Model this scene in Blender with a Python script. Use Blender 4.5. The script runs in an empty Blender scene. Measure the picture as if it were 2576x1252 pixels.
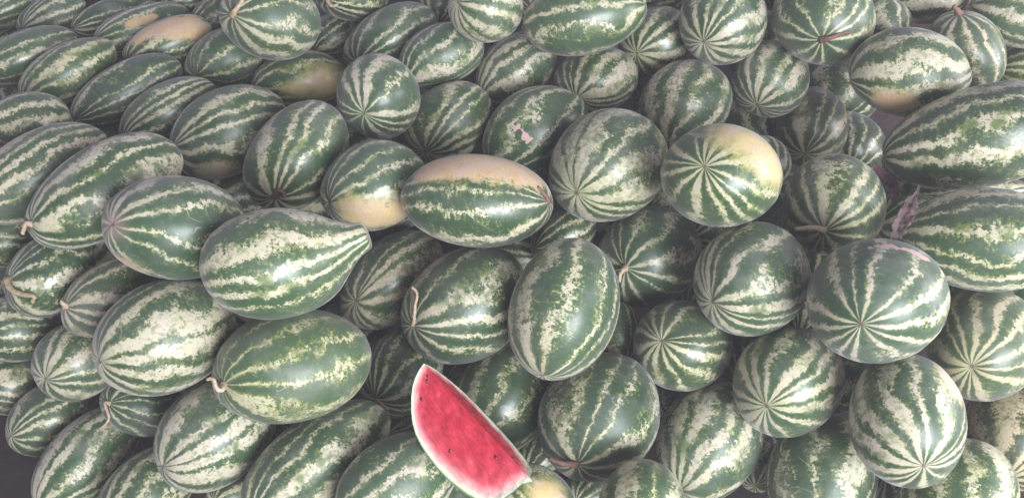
import bpy, bmesh, math, random
from mathutils import Vector, Matrix
from mathutils import noise as mnoise

SC = bpy.context.scene
COL = SC.collection
random.seed(11)
# ------------------------------------------------------------------ camera
cam_d = bpy.data.cameras.new("camera"); cam = bpy.data.objects.new("camera", cam_d); COL.objects.link(cam)
cam.location = (0, 0, 1.60)
cam.rotation_euler = (math.radians(90 - 40), 0, 0)
cam_d.sensor_fit = 'HORIZONTAL'
cam_d.sensor_width = 36.0
cam_d.lens = 36.0 * 2022.0 / 2576.0
cam_d.clip_start = 0.05; cam_d.clip_end = 100
SC.camera = cam
# ------------------------------------------------------------------ world: dim even light of the open shed
world = bpy.data.worlds.new("World"); SC.world = world; world.use_nodes = True
bg = world.node_tree.nodes["Background"]
bg.inputs[0].default_value = (0.78, 0.75, 0.96, 1); bg.inputs[1].default_value = 0.32
# ------------------------------------------------------------------ lamps: daylight from the open side of the shed
def area(name, loc, target, sx, sy, power, col):
    d = bpy.data.lights.new(name, 'AREA'); d.shape = 'RECTANGLE'; d.size = sx; d.size_y = sy
    d.energy = power; d.color = col
    o = bpy.data.objects.new(name, d); COL.objects.link(o); o.location = loc
    o.rotation_euler = (Vector(target) - Vector(loc)).to_track_quat('-Z', 'Y').to_euler()
    return o
area("daylight_opening", (1.6, -2.3, 1.75), (0.1, 1.4, 0.4), 2.2, 1.7, 255, (0.91, 0.955, 1.0))
area("daylight_side", (4.0, 0.7, 1.5), (0.2, 1.5, 0.4), 2.0, 1.8, 95, (0.97, 0.97, 1.0))
SC.view_settings.view_transform = 'Standard'
SC.view_settings.look = 'None'
SC.view_settings.exposure = 0.50
SC.view_settings.gamma = 1.0
SC.view_settings.use_curve_mapping = False
SC.render.engine = 'CYCLES'
SC.cycles.use_denoising = True
SC.cycles.use_adaptive_sampling = True
SC.cycles.adaptive_threshold = 0.02
SC.cycles.max_bounces = 5
SC.cycles.diffuse_bounces = 3
SC.cycles.glossy_bounces = 2

# ------------------------------------------------------------------ node helpers
class NT:
    def __init__(s, name):
        s.mat = bpy.data.materials.new(name); s.mat.use_nodes = True
        s.nt = s.mat.node_tree; s.nt.nodes.clear()
        s.out = s.n('ShaderNodeOutputMaterial')
    def n(s, t, **k):
        nd = s.nt.nodes.new(t)
        for a, v in k.items(): setattr(nd, a, v)
        return nd
    def put(s, sock, v):
        if v is None: return
        if isinstance(v, bpy.types.NodeSocket): s.nt.links.new(v, sock)
        elif hasattr(v, '__len__') and len(v) == 3 and sock.type == 'RGBA': sock.default_value = (*v, 1)
        else: sock.default_value = v
    def m(s, op, a, b=None, c=None, clamp=False):
        nd = s.n('ShaderNodeMath', operation=op, use_clamp=clamp)
        for i, v in enumerate((a, b, c)): s.put(nd.inputs[i], v)
        return nd.outputs[0]
    def vm(s, op, a, b=None, sc=None):
        nd = s.n('ShaderNodeVectorMath', operation=op)
        s.put(nd.inputs[0], a); s.put(nd.inputs[1], b)
        if sc is not None: s.put(nd.inputs['Scale'], sc)
        return nd.outputs[0]
    def noise(s, vec, scale, detail=2, rough=.5, dist=0.0):
        nd = s.n('ShaderNodeTexNoise'); s.put(nd.inputs['Vector'], vec)
        s.put(nd.inputs['Scale'], scale); s.put(nd.inputs['Detail'], detail); s.put(nd.inputs['Roughness'], rough); s.put(nd.inputs['Distortion'], dist)
        return nd.outputs['Fac']
    def step(s, v, lo, hi):
        nd = s.n('ShaderNodeMapRange', interpolation_type='SMOOTHSTEP')
        s.put(nd.inputs[0], v); s.put(nd.inputs[1], lo); s.put(nd.inputs[2], hi)
        return nd.outputs[0]
    def mix(s, f, a, b, mode='MIX'):
        nd = s.n('ShaderNodeMix', data_type='RGBA', blend_type=mode)
        s.put(nd.inputs[0], f); s.put(nd.inputs[6], a); s.put(nd.inputs[7], b)
        return nd.outputs[2]
    def attr(s, name, typ='GEOMETRY', out='Fac'):
        nd = s.n('ShaderNodeAttribute', attribute_type=typ, attribute_name=name)
        return nd.outputs[out]
    def bsdf(s, col, rough, **k):
        nd = s.n('ShaderNodeBsdfPrincipled'); s.put(nd.inputs['Base Color'], col); s.put(nd.inputs['Roughness'], rough)
        for a, v in k.items(): s.put(nd.inputs[a.replace('_', ' ')], v)
        s.nt.links.new(nd.outputs[0], s.out.inputs[0]); return nd
    def bump(s, h, strength, dist, normal=None):
        nd = s.n('ShaderNodeBump'); s.put(nd.inputs['Height'], h); s.put(nd.inputs['Strength'], strength); s.put(nd.inputs['Distance'], dist)
        if normal is not None: s.put(nd.inputs['Normal'], normal)
        return nd.outputs[0]

def rind_material():
    t = NT("watermelon_rind")
    O = lambda n: t.attr(n, 'OBJECT')
    pc = t.attr('pc', out='Vector')
    sep = t.n('ShaderNodeSeparateXYZ'); t.put(sep.inputs[0], pc); X, Y, Z = sep.outputs
    oc = t.n('ShaderNodeTexCoord').outputs['Object']
    seed = O('seed')
    off = t.n('ShaderNodeCombineXYZ'); t.put(off.inputs[0], t.m('MULTIPLY', seed, 7.31)); t.put(off.inputs[1], t.m('MULTIPLY', seed, 3.77)); t.put(off.inputs[2], seed)
    V = t.vm('ADD', oc, off.outputs[0])
    phi = t.m('ADD', t.m('DIVIDE', t.m('ARCTAN2', Y, X), 2 * math.pi), 0.5)
    r = t.m('SQRT', t.m('ADD', t.m('ADD', t.m('MULTIPLY', X, X), t.m('MULTIPLY', Y, Y)), 1e-5))
    N = O('stripe_count')
    n_w = t.m('SUBTRACT', t.noise(V, 11, 1, .5), .5)
    n_m = t.m('SUBTRACT', t.noise(V, 62, 2, .6), .5)
    n_h = t.m('SUBTRACT', t.noise(V, 185, 4, .78), .5)
    rr = t.m('POWER', r, .8)
    T = t.m('MULTIPLY', phi, N)
    # uneven spacing round the fruit
    p2 = t.m('MULTIPLY', phi, 2 * math.pi)
    for hm, am, sk in ((2, .24, 1.7), (3, .18, 2.9), (5, .13, 4.3)):
        T = t.m('ADD', T, t.m('MULTIPLY', t.m('SINE', t.m('ADD', t.m('MULTIPLY', p2, float(hm)), t.m('MULTIPLY', seed, sk))), am))
    T = t.m('ADD', T, t.m('MULTIPLY', t.m('MULTIPLY', n_w, 1.5), t.m('POWER', r, .65)))
    T = t.m('ADD', T, t.m('MULTIPLY', t.m('MULTIPLY', n_m, .72), rr))
    idx = t.m('FLOORED_MODULO', t.m('FLOOR', T), N)
    f = t.m('ABSOLUTE', t.m('SUBTRACT', t.m('FRACT', T), .5))
    wn = t.n('ShaderNodeTexWhiteNoise', noise_dimensions='2D')
    cv = t.n('ShaderNodeCombineXYZ'); t.put(cv.inputs[0], idx); t.put(cv.inputs[1], t.m('FLOOR', t.m('MULTIPLY', seed, 13.0)))
    t.put(wn.inputs['Vector'], cv.outputs[0])
    rnd = wn.outputs['Value']
    w = O('stripe_width')
    along = t.noise(V, 17, 2, .5)
    half = t.m('MULTIPLY', t.m('MULTIPLY', w, .39), t.m('ADD', .34, t.m('MULTIPLY', rnd, 1.3)))
    half = t.m('MULTIPLY', half, t.m('ADD', .25, t.m('MULTIPLY', along, 1.5)))
    one_r = t.m('SUBTRACT', 1.0, r)
    half = t.m('ADD', half, t.m('MULTIPLY', t.m('MULTIPLY', one_r, one_r), t.m('MULTIPLY', w, .22)))
    mm = t.m('SUBTRACT', half, f)
    jag = t.m('MULTIPLY', n_h, t.m('ADD', .06, t.m('MULTIPLY', rr, .85)))
    # saw-toothed edges: teeth run across the stripe
    pv2 = t.n('ShaderNodeCombineXYZ'); t.put(pv2.inputs[0], t.m('MULTIPLY', X, 5.0)); t.put(pv2.inputs[1], t.m('ADD', t.m('MULTIPLY', Y, 5.0), seed)); t.put(pv2.inputs[2], t.m('ADD', t.m('MULTIPLY', Z, 21.0), t.m('MULTIPLY', seed, 5.0)))
    saw = t.m('SUBTRACT', t.noise(pv2.outputs[0], 1.0, 3, .65), .5)
    jag = t.m('ADD', jag, t.m('MULTIPLY', saw, t.m('MULTIPLY', rr, .42)))
    mj = t.m('ADD', mm, jag)
    core = t.step(mj, -.045, .055)
    marg = t.step(t.m('ADD', mm, t.m('MULTIPLY', jag, 1.7)), -.19, -.01)
    # speckles of cream thrown into the dark bands, dark veins in the cream
    n_v = t.noise(V, 95, 3, .7)
    mott = O('mottle')
    veins = t.step(t.m('ADD', n_v, t.m('MULTIPLY', mott, .05)), .51, .62)
    core = t.m('MULTIPLY', core, t.m('SUBTRACT', 1.0, t.m('MULTIPLY', t.m('MULTIPLY', veins, r), .72)))
    # a thin dark centre line in the wider light stripes
    cl = t.m('MULTIPLY', t.step(f, .035, .0), t.m('MAXIMUM', t.step(t.m('ADD', n_h, .5), .5, .62), t.m('MULTIPLY', t.step(r, .45, .15), t.step(rnd, .3, .5))))
    # stretches where a stripe stays green instead of bleaching to cream
    fade = t.step(t.noise(V, 21, 3, .65), .32, .48)
    core = t.m('MULTIPLY', core, t.m('MAXIMUM', fade, t.step(r, .8, .45)))
    core = t.m('MULTIPLY', core, t.m('SUBTRACT', 1.0, t.m('MULTIPLY', cl, .55)))
    core = t.m('MULTIPLY', core, t.m('ADD', .70, t.m('MULTIPLY', t.step(r, .05, .5), .30)))
    # colours
    yel, brn, dk = O('yellowness'), O('brownness'), O('dark_tone')
    big = t.noise(V, 6, 2, .5)
    net = t.noise(V, 210, 3, .6)
    dark = t.mix(t.step(big, .35, .68), (.031, .068, .034), (.050, .084, .054))
    dark = t.mix(t.m('MULTIPLY', yel, .45), dark, (.05, .085, .025))
    dark = t.mix(t.m('MULTIPLY', brn, .4), dark, (.055, .06, .04))
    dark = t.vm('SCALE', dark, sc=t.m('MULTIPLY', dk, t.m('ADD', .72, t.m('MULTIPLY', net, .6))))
    mgc = t.mix(yel, (.125, .185, .066), (.20, .23, .05))
    mgc = t.mix(t.m('MULTIPLY', brn, .6), mgc, (.17, .15, .085))
    tone = t.noise(V, 24, 2, .6)
    cream = t.mix(t.m('ADD', t.m('MULTIPLY', yel, .55), t.m('MULTIPLY', t.m('SUBTRACT', tone, .5), 1.1), clamp=True), (.57, .51, .41), (.46, .475, .21))
    cream = t.mix(t.m('MULTIPLY', brn, .75), cream, (.46, .36, .25))
    cream = t.vm('SCALE', cream, sc=t.m('ADD', .80, t.m('MULTIPLY', net, .4)))
    col = t.mix(t.m('MULTIPLY', marg, .8), dark, mgc)
    col = t.mix(t.m('MULTIPLY', t.step(n_v, .55, .72), .30), col, mgc)
    col = t.mix(core, col, cream)
    # dry bloom and dust
    dust = t.noise(V, 14, 4, .65)
    col = t.mix(t.m('MULTIPLY', t.step(dust, .42, .75), t.m('ADD', .06, t.m('MULTIPLY', O('dustiness'), .24))), col, (.34, .32, .32))
    # specks of dried mud
    col = t.mix(t.m('MULTIPLY', t.step(t.noise(V, 105, 2, .5), .70, .75), t.m('ADD', .2, t.m('MULTIPLY', O('dustiness'), .5))), col, (.16, .115, .085))
    # pinkish pucker round the blossom end of some
    col = t.mix(t.m('MULTIPLY', t.m('MULTIPLY', t.step(r, .42, .05), O('pinkness')), t.m('ADD', .25, t.m('MULTIPLY', tone, .6))), col, (.46, .30, .27))
    # ground spot
    sp = t.m('ADD', t.attr('spot'), t.m('ADD', t.m('MULTIPLY', n_m, .5), t.m('MULTIPLY', n_h, .45)))
    spm = t.step(sp, .40, t.m('ADD', .58, t.m('MULTIPLY', O('spot_yellow'), .30)))
    yl = t.mix(O('spot_yellow'), (.60, .395, .225), (.58, .47, .18))
    yl = t.mix(O('spot_pale'), yl, (.54, .49, .37))
    yl2 = t.mix(t.step(t.noise(V, 30, 3, .6), .4, .7), yl, (.58, .41, .34))
    yl2 = t.mix(t.m('MULTIPLY', t.step(t.noise(V, 62, 4, .75), .54, .68), .5), yl2, (.36, .25, .14))
    yl2 = t.mix(t.m('MULTIPLY', t.step(t.m('ADD', saw, .5), .52, .70), .45), yl2, (.62, .50, .36))
    yl2 = t.vm('SCALE', yl2, sc=t.m('ADD', .82, t.m('MULTIPLY', net, .36)))
    ring = t.step(sp, .33, .46)
    col = t.mix(t.m('MULTIPLY', ring, .55), col, (.30, .30, .09))
    col = t.mix(t.m('MULTIPLY', spm, t.m('ADD', t.m('SUBTRACT', .60, t.m('MULTIPLY', core, .10)), t.m('MULTIPLY', tone, .5)), clamp=True), col, yl2)
    # scars where the skin has peeled
    sc_ = t.m('ADD', t.attr('scar'), t.m('ADD', t.m('MULTIPLY', n_h, .55), t.m('MULTIPLY', n_m, .3)))
    scm = t.step(sc_, .49, .53)
    col = t.mix(scm, col, (.60, .38, .36))
    # corky blossom scar
    col = t.mix(t.step(t.m('ADD', r, t.m('MULTIPLY', n_h, .05)), t.m('ADD', .045, t.m('MULTIPLY', O('dustiness'), .03)), .018), col, (.15, .105, .08))
    # fine pale scratches and rubbed lines
    hn = t.noise(V, 9, 2, .55, .6)
    hair = t.m('MULTIPLY', t.step(t.m('ABSOLUTE', t.m('SUBTRACT', hn, .47)), .0035, .001), t.step(tone, .55, .62))
    col = t.mix(t.m('MULTIPLY', hair, .45), col, (.46, .40, .34))
    rough = t.m('ADD', t.m('ADD', .25, t.m('MULTIPLY', O('dustiness'), .14)), t.m('ADD', t.m('MULTIPLY', dust, .2), t.m('MULTIPLY', spm, .15)))
    nb = t.bump(t.noise(V, 34, 3, .5), .14, .005)
    t.bsdf(col, rough, Normal=nb, Specular_IOR_Level=.5, Coat_Weight=t.m('SUBTRACT', .34, t.m('MULTIPLY', O('dustiness'), .30)), Coat_Roughness=.24, Sheen_Weight=.2, Sheen_Roughness=.45, Sheen_Tint=(.85, .80, .92, 1))
    return t.mat

def simple(name, c1, c2, scale, rough, bumpd=.002, detail=4):
    t = NT(name); oc = t.n('ShaderNodeTexCoord').outputs['Object']
    n = t.noise(oc, scale, detail, .6); n2 = t.noise(oc, scale * 4.3, 3, .6)
    col = t.mix(t.step(n, .35, .65), c1, c2)
    col = t.vm('SCALE', col, sc=t.m('ADD', .7, t.m('MULTIPLY', n2, .6)))
    t.bsdf(col, rough, Normal=t.bump(t.m('ADD', n, t.m('MULTIPLY', n2, .4)), .6, bumpd))
    return t.mat

RIND = rind_material()
STEM_PALE = simple("stem_dry_pale", (.50, .40, .27), (.40, .27, .20), 160, .65, .001)
STEM_BROWN = simple("stem_dry_brown", (.20, .105, .075), (.13, .07, .055), 160, .65, .001)
STEM_GREEN = simple("stem_yellow_green", (.40, .34, .20), (.30, .22, .13), 120, .6, .001)
GROUND = simple("dark_floor_earth", (.026, .013, .013), (.040, .023, .021), 14, .85, .012, 8)
LEAF = simple("dry_leaf", (.105, .064, .064), (.055, .034, .035), 60, .75, .003)
LEAF_DARK = simple("dry_leaf_dark", (.15, .09, .095), (.25, .15, .15), 70, .8, .003)
SEED = simple("seed_dark", (.05, .012, .012), (.09, .03, .022), 300, .35, .0003)

def mesh_obj(name, verts, faces, mat, smooth=True):
    me = bpy.data.meshes.new(name); me.from_pydata(verts, [], faces); me.update()
    if smooth: me.polygons.foreach_set('use_smooth', [True] * len(me.polygons))
    if mat: me.materials.append(mat)
    o = bpy.data.objects.new(name, me); COL.objects.link(o)
    return o
def fattr(me, name, vals, typ='FLOAT'):
    a = me.attributes.new(name, typ, 'POINT')
    if typ == 'FLOAT': a.data.foreach_set('value', vals)
    else: a.data.foreach_set('vector', [c for v in vals for c in v])

# ------------------------------------------------------------------ ground: one sheet, flat in front; rise beneath the heap added as backing against light leaks
def ground():
    xs = [-8 + i * .2 for i in range(81)]; ys = [-5 + i * .15 for i in range(101)]
    v = []; f = []
    for y in ys:
        for x in xs:
            z = 0.60 * y - 1.12
            z = max(-.03, min(z, .75))
            z += .006 * mnoise.noise((x * 3, y * 3, 0))
            v.append((x, y, z))
    nx = len(xs)
    for j in range(len(ys) - 1):
        for i in range(nx - 1):
            a = j * nx + i; f.append((a, a + 1, a + nx + 1, a + nx))
    o = mesh_obj("ground", v, f, GROUND); o["kind"] = "structure"
ground()

# ------------------------------------------------------------------ watermelons
# each watermelon: place of its centre (m), the 3x3 that shapes the unit ball with its blossom end at +Z, look, spots, stem path
MELONS = [
    {'id':1,'loc':[-1.055,1.1676,0.1183],'B':[-0.0118,0.0745,-0.05,-0.034,-0.0388,-0.0772,-0.0759,0.0189,0.0289],'label':'dim striped watermelon whose pointed blossom end touches the dark floor,beside the lowest ones','p':{'w':0.42,'dk':0.9}},
    {'id':2,'loc':[-0.9299,1.0562,0.1147],'B':[0.0731,-0.0028,-0.0658,-0.043,0.0069,-0.1095,0.0134,0.0873,-0.0155],'label':'long pale-banded watermelon lying under the thin hooked stem beside the dark floor','p':{'w':0.5}},
    {'id':3,'loc':[-0.7572,0.9532,0.1412],'B':[0.0033,-0.078,-0.0453,0.0148,0.0283,-0.0964,0.0851,-0.0165,0.0045],'label':'dull watermelon tucked low beneath the broad cream-banded one near the floor','p':{'w':0.35,'y':0.5,'dk':0.9}},
    {'id':4,'loc':[-0.5889,0.9965,0.2876],'B':[0.0225,0.0825,-0.0747,-0.049,-0.0472,-0.0958,-0.0896,0.0596,0.0179],'label':'striped watermelon with broad cream bands lying under the curly-stemmed green melon','p':{'w':0.55}},
    {'id':5,'loc':[-0.3788,0.9399,0.2783],'B':[0.0894,-0.0032,-0.1014,-0.0362,0.0025,-0.1134,0.0256,0.0918,-0.0138],'label':'long dark watermelon with blotchy thin stripes below the curly-stemmed green melon','p':{'w':0.36,'dk':0.85,'N':9}},
    {'id':6,'loc':[-0.2112,0.8583,0.3159],'B':[-0.0241,-0.06,-0.0929,0.0249,0.0549,-0.0749,0.079,-0.0452,-0.0058],'label':'watermelon with pinkish cream blotched bands under the rind edge of the red slice','p':{'w':0.45,'N':8}},
    {'id':8,'loc':[-0.023,1.151,0.1938],'B':[0.0006,0.1029,-0.0663,0.0203,-0.0468,-0.1139,-0.1211,0.0058,-0.0261],'label':'dark watermelon with pale diagonal streaks half hidden behind the red slice','p':{'w':0.34,'dk':0.85}},
    {'id':9,'loc':[0.0369,0.8416,0.281],'B':[-0.0527,0.0291,-0.0511,-0.0431,-0.054,0.0257,-0.019,0.0488,0.0549],'label':'watermelon with a large yellow ground spot at the lower tip of the red slice','p':{'w':0.4,'y':0.6,'yellow':0.5},'spot':[[-0.328,0.904,0.275,0.5]]},
    {'id':10,'loc':[0.2355,0.8186,0.2965],'B':[0.0718,-0.0308,-0.0219,-0.0072,0.0201,-0.0861,0.0414,0.0797,0.0192],'label':'olive watermelon with broad blotchy upright bands below the one with a flat side stem','p':{'w':0.5,'y':0.7,'N':8}},
    {'id':11,'loc':[0.1791,1.0465,0.2745],'B':[0.0875,0.0708,-0.0555,-0.038,-0.0268,-0.1253,-0.077,0.1131,0.0075],'label':'big rounded dark watermelon with a flat brown stem lying on its lower side','p':{'w':0.28,'dk':0.85,'N':9},'stem':[[-0.0538,-0.1215,0.0073],[-0.0748,-0.1315,0.021],[-0.094,-0.1306,0.0273],[-0.1075,-0.1242,0.0297]],'sr':0.0059},
    {'id':12,'loc':[0.4236,1.0615,0.1674],'B':[-0.0465,0.0745,-0.0768,0.0404,-0.0454,-0.1086,-0.1089,-0.0665,-0.0207],'label':'watermelon with wide clean cream stripes fanning downward beneath two starred round melons','p':{'w':0.5,'N':10}},
    {'id':13,'loc':[0.3624,1.1826,0.3395],'B':[-0.0837,0.0151,-0.0618,0.0218,-0.0855,-0.0591,-0.0616,-0.0443,0.0766],'label':'small dark watermelon with a grey radiating star and two tiny bright glints','p':{'w':0.4,'y':0.45,'dk':0.8,'N':12}},
    {'id':14,'loc':[0.4726,1.1816,0.5304],'B':[-0.0446,-0.0438,-0.0928,0.0692,0.0606,-0.0748,0.0743,-0.0932,0.0086],'label':'round watermelon with clean cream stripes below the yellow-starred melon','p':{'w':0.52,'N':13}},
    {'id':15,'loc':[0.5445,1.0483,0.3778],'B':[0.0393,-0.0717,-0.0715,-0.0008,0.0677,-0.0896,0.1087,0.0268,0.0352],'label':'round watermelon with a white blaze beside its star,under the big scarred round melon','p':{'w':0.55,'N':13}},
    {'id':16,'loc':[0.6294,0.9557,0.194],'B':[0.0993,0.037,-0.028,0.002,-0.0422,-0.1096,-0.0422,0.0975,-0.0527],'label':'dusky watermelon with olive upright bands below the round one with a white blaze','p':{'w':0.4,'y':0.55,'dk':0.85}},
    {'id':17,'loc':[0.7026,0.9017,0.4467],'B':[0.096,-0.0256,-0.0191,-0.0022,0.0248,-0.1135,0.0213,0.1127,0.0202],'label':'barrel-shaped watermelon with a low star and cream flank,under the big scarred melon','p':{'w':0.42,'y':0.2,'N':12,'pale':1},'spot':[[0.77,0.638,0.009,0.34]]},
    {'id':18,'loc':[0.8243,0.8414,0.2813],'B':[0.0634,-0.0764,-0.03,-0.0297,-0.011,-0.1007,0.0782,0.0655,-0.0456],'label':'watermelon with a smooth dull curve peeking out under the barrel-shaped one','p':{'w':0.45,'y':0.5,'dk':0.9}},
    {'id':19,'loc':[0.9986,0.9875,0.2995],'B':[-0.0752,0.0357,-0.0648,0.0505,-0.0123,-0.0966,-0.0388,-0.1095,-0.0109],'label':'brownish watermelon with tan stripes and a reddish blemish below a starred round melon','p':{'w':0.5,'y':0.8,'dk':0.75,'N':12,'brown':1}},
    {'id':20,'loc':[0.896,1.0542,0.4797],'B':[-0.031,0.065,-0.0722,-0.0035,-0.0658,-0.0854,-0.1045,-0.0281,0.0314],'label':'round watermelon with tan wedges around a sharp star beside the big scarred melon','p':{'w':0.5,'y':0.6,'N':13,'brown':0.6}},
    {'id':21,'loc':[0.6367,1.0201,0.6269],'B':[-0.0215,0.093,-0.0701,-0.0119,-0.0647,-0.0988,-0.1121,-0.004,0.0392],'label':'big round dark watermelon with a thin pink scratch scar across its top','p':{'w':0.27,'dk':1.1,'N':12},'scar':[[-0.862,-0.429,0.27,0.05],[-0.913,-0.337,0.23,0.05],[-0.948,-0.259,0.186,0.06],[-0.977,-0.176,0.124,0.07],[-0.983,-0.079,0.168,0.05],[-0.993,0.024,0.112,0.06],[-0.988,0.137,0.075,0.09],[-0.969,0.24,0.054,0.09],[-0.941,0.338,0.016,0.06]]},
    {'id':22,'loc':[0.8705,1.1521,0.6563],'B':[0.0298,-0.0051,-0.1288,0.0815,-0.0529,0.0477,-0.0578,-0.0795,-0.0271],'label':'long olive watermelon with narrow straight stripes beside the upright dried leaf','p':{'w':0.38,'y':0.5,'N':12}},
    {'id':23,'loc':[0.9402,1.3851,0.7315],'B':[0.024,0.0207,-0.16,0.1006,-0.0381,0.0374,-0.0445,-0.0925,-0.072],'label':'largest long watermelon with broken olive bands above the two dried leaves','p':{'w':0.4,'y':0.4,'dk':0.8,'N':9}},
    {'id':24,'loc':[0.6741,1.3485,0.589],'B':[0.0372,-0.0807,-0.0551,-0.0232,0.0466,-0.1018,0.0981,0.0498,0.0115],'label':'round blotchy watermelon with a pale stem pointing sideways,beside the dried leaves','p':{'w':0.36,'y':0.65,'dk':0.85,'N':11},'stem':[[-0.0535,-0.0987,0.0112],[-0.0769,-0.1077,0.024],[-0.0971,-0.1091,0.0251],[-0.1154,-0.1083,0.0205]],'sr':0.0063},
    {'id':26,'loc':[0.4078,1.2951,0.6999],'B':[-0.0915,0.0368,-0.0589,0.0113,-0.0871,-0.0794,-0.0623,-0.0491,0.076],'label':'round watermelon with bright yellow side and pale star with a purple smudge','p':{'w':0.45,'y':0.5,'N':13,'yellow':0.75},'spot':[[-0.596,-0.467,0.653,0.42],[-0.797,-0.238,0.555,0.5],[-0.9,0.104,0.423,0.48],[-0.89,0.386,0.241,0.32]]},
    {'id':27,'loc':[0.5852,1.5741,0.5399],'B':[-0.0682,-0.0036,0.0023,-0.0053,0.0261,-0.0662,0.0062,-0.0651,-0.0203],'label':'small dull watermelon peeking out behind the yellow-sided one','p':{'w':0.45,'dk':0.85}},
    {'id':28,'loc':[0.7845,1.815,0.4899],'B':[-0.0687,-0.0474,-0.0416,0.0157,0.0398,-0.0975,0.0708,-0.0764,-0.0169],'label':'shadowed watermelon deep in the dark hollow,its stripes meeting downward','p':{'w':0.4,'dk':0.8,'brown':0.6}},
    {'id':29,'loc':[0.643,1.8129,0.6341],'B':[-0.0356,0.0771,-0.0464,0.0545,-0.02,-0.0878,-0.0772,-0.057,-0.0256],'label':'round watermelon with clean tan stripes and a low star over the dark hollow','p':{'w':0.45,'N':13,'brown':0.3}},
    {'id':30,'loc':[0.7177,1.7643,0.8156],'B':[0.0494,0.096,-0.0361,-0.0009,-0.038,-0.1157,-0.1,0.0375,-0.0],'label':'rounded dark watermelon with a reddish stem lying across its lower face','p':{'w':0.24,'dk':0.85,'N':9},'stem':[[-0.035,-0.1122,-0.0],[-0.026,-0.1249,0.008],[-0.0048,-0.1238,0.0177],[0.0208,-0.1195,0.0212]],'sr':0.0061},
    {'id':31,'loc':[0.8623,1.5875,0.7686],'B':[-0.0342,-0.0094,-0.1123,-0.0456,0.0914,0.0252,0.0811,0.0437,-0.0269],'label':'watermelon with a white band and small orange ground spot over the dark hollow','p':{'w':0.42,'N':10},'spot':[[0.22,-0.862,0.456,0.36]]},
    {'id':32,'loc':[0.8878,1.8169,0.7752],'B':[-0.0644,0.0077,0.0099,0.0011,0.0477,-0.047,-0.006,-0.0437,-0.0474],'label':'grey-green watermelon wedged behind the ones above the dark hollow','p':{'w':0.4}},
    {'id':33,'loc':[1.0245,1.6756,0.7749],'B':[-0.0734,0.0035,-0.0378,-0.0046,-0.088,0.0169,-0.0197,0.0051,0.0825],'label':'watermelon with upright bands and a dark stem stub at its top end','p':{'w':0.35,'brown':0.5},'stem':[[-0.0367,0.0164,0.08],[-0.0472,0.0167,0.0921],[-0.0553,0.0192,0.0983]],'sr':0.0063},
    {'id':34,'loc':[1.0036,1.8869,0.8189],'B':[-0.0551,0.0409,0.0644,-0.0465,0.011,-0.0677,-0.0259,-0.0627,0.0163],'label':'dark mottled watermelon behind the dark stem stub','p':{'w':0.45,'dk':0.85}},
    {'id':35,'loc':[1.1497,1.7325,0.8326],'B':[-0.0008,-0.0229,-0.0927,0.0005,-0.069,0.0495,-0.0666,0.002,0.0085],'label':'cream and green streaked watermelon beside the dark stem stub,highest on its side','p':{'w':0.5}},
    {'id':36,'loc':[1.2305,1.721,0.712],'B':[-0.0065,0.0155,-0.0764,0.0347,0.0622,0.02,0.0559,-0.0331,-0.0103],'label':'yellowish olive watermelon above the largest long one','p':{'w':0.4,'y':0.9}},
    {'id':37,'loc':[0.5035,1.8222,0.7829],'B':[-0.0828,-0.0032,-0.0618,0.0606,0.0313,-0.0922,0.02,-0.1033,-0.0114],'label':'round watermelon with broad white wedges around a neat star above the tan-striped round one','p':{'w':0.5,'N':13}},
    {'id':38,'loc':[0.3751,1.9413,0.6719],'B':[-0.0741,-0.0185,-0.0632,0.0588,0.0121,-0.0831,0.0059,-0.0929,0.0074],'label':'shaded watermelon with a star,between the smooth large one and the white-wedged one','p':{'w':0.45,'dk':0.85,'N':12}},
    {'id':39,'loc':[0.1724,1.8242,0.794],'B':[0.0279,0.0243,0.1431,0.0022,0.095,-0.0162,-0.0869,0.0021,0.0359],'label':'large smooth oval watermelon with faint bands resting above an orange sliver','p':{'w':0.36,'y':0.3,'N':8}},
    {'id':391,'loc':[0.3138,2.058,0.577],'B':[-0.0174,0.0111,-0.06,0.0388,-0.0387,-0.0165,-0.0397,-0.0345,0.0058],'label':'watermelon showing only a pale orange sliver beneath the large smooth oval one','p':{'w':0.4},'spot':[[-0.915,0.152,0.374,1.2]]},
    {'id':40,'loc':[0.2103,1.8327,0.6191],'B':[0.0433,-0.08,-0.0534,-0.0372,0.0338,-0.0883,0.0833,0.0374,-0.0022],'label':'small round cream-striped watermelon with a low corner star,under the large smooth oval','p':{'w':0.55,'N':12,'brown':0.3}},
    {'id':41,'loc':[0.4258,1.7493,0.5984],'B':[-0.0468,-0.0939,-0.0449,-0.0495,0.0569,-0.0819,0.0873,-0.0267,-0.0601],'label':'rounded watermelon mottled tan and cream all over beside the tan-striped starred one','p':{'w':0.6,'y':0.3,'N':9,'brown':0.5,'mott':1}},
    {'id':42,'loc':[0.2132,1.4946,0.5871],'B':[0.0211,0.1059,-0.0785,-0.0136,-0.0729,-0.1173,-0.1256,0.0423,0.0096],'label':'large round watermelon heavily covered in cream with a star at its lower side','p':{'w':0.66,'y':0.3,'N':12,'mott':1}},
    {'id':43,'loc':[0.0549,1.6747,0.5668],'B':[-0.0872,-0.0136,-0.0947,0.0342,0.0824,-0.0604,0.0509,-0.0692,-0.0675],'label':'dark green watermelon with pink peeled scars on its flank','p':{'w':0.27,'y':0.3,'N':9},'scar':[[0.334,-0.906,0.259,0.06],[0.211,-0.94,0.267,0.05],[0.312,-0.884,0.347,0.04],[0.053,-0.935,0.35,0.075],[-0.05,-0.945,0.324,0.06],[-0.052,-0.914,0.402,0.05]]},
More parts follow.
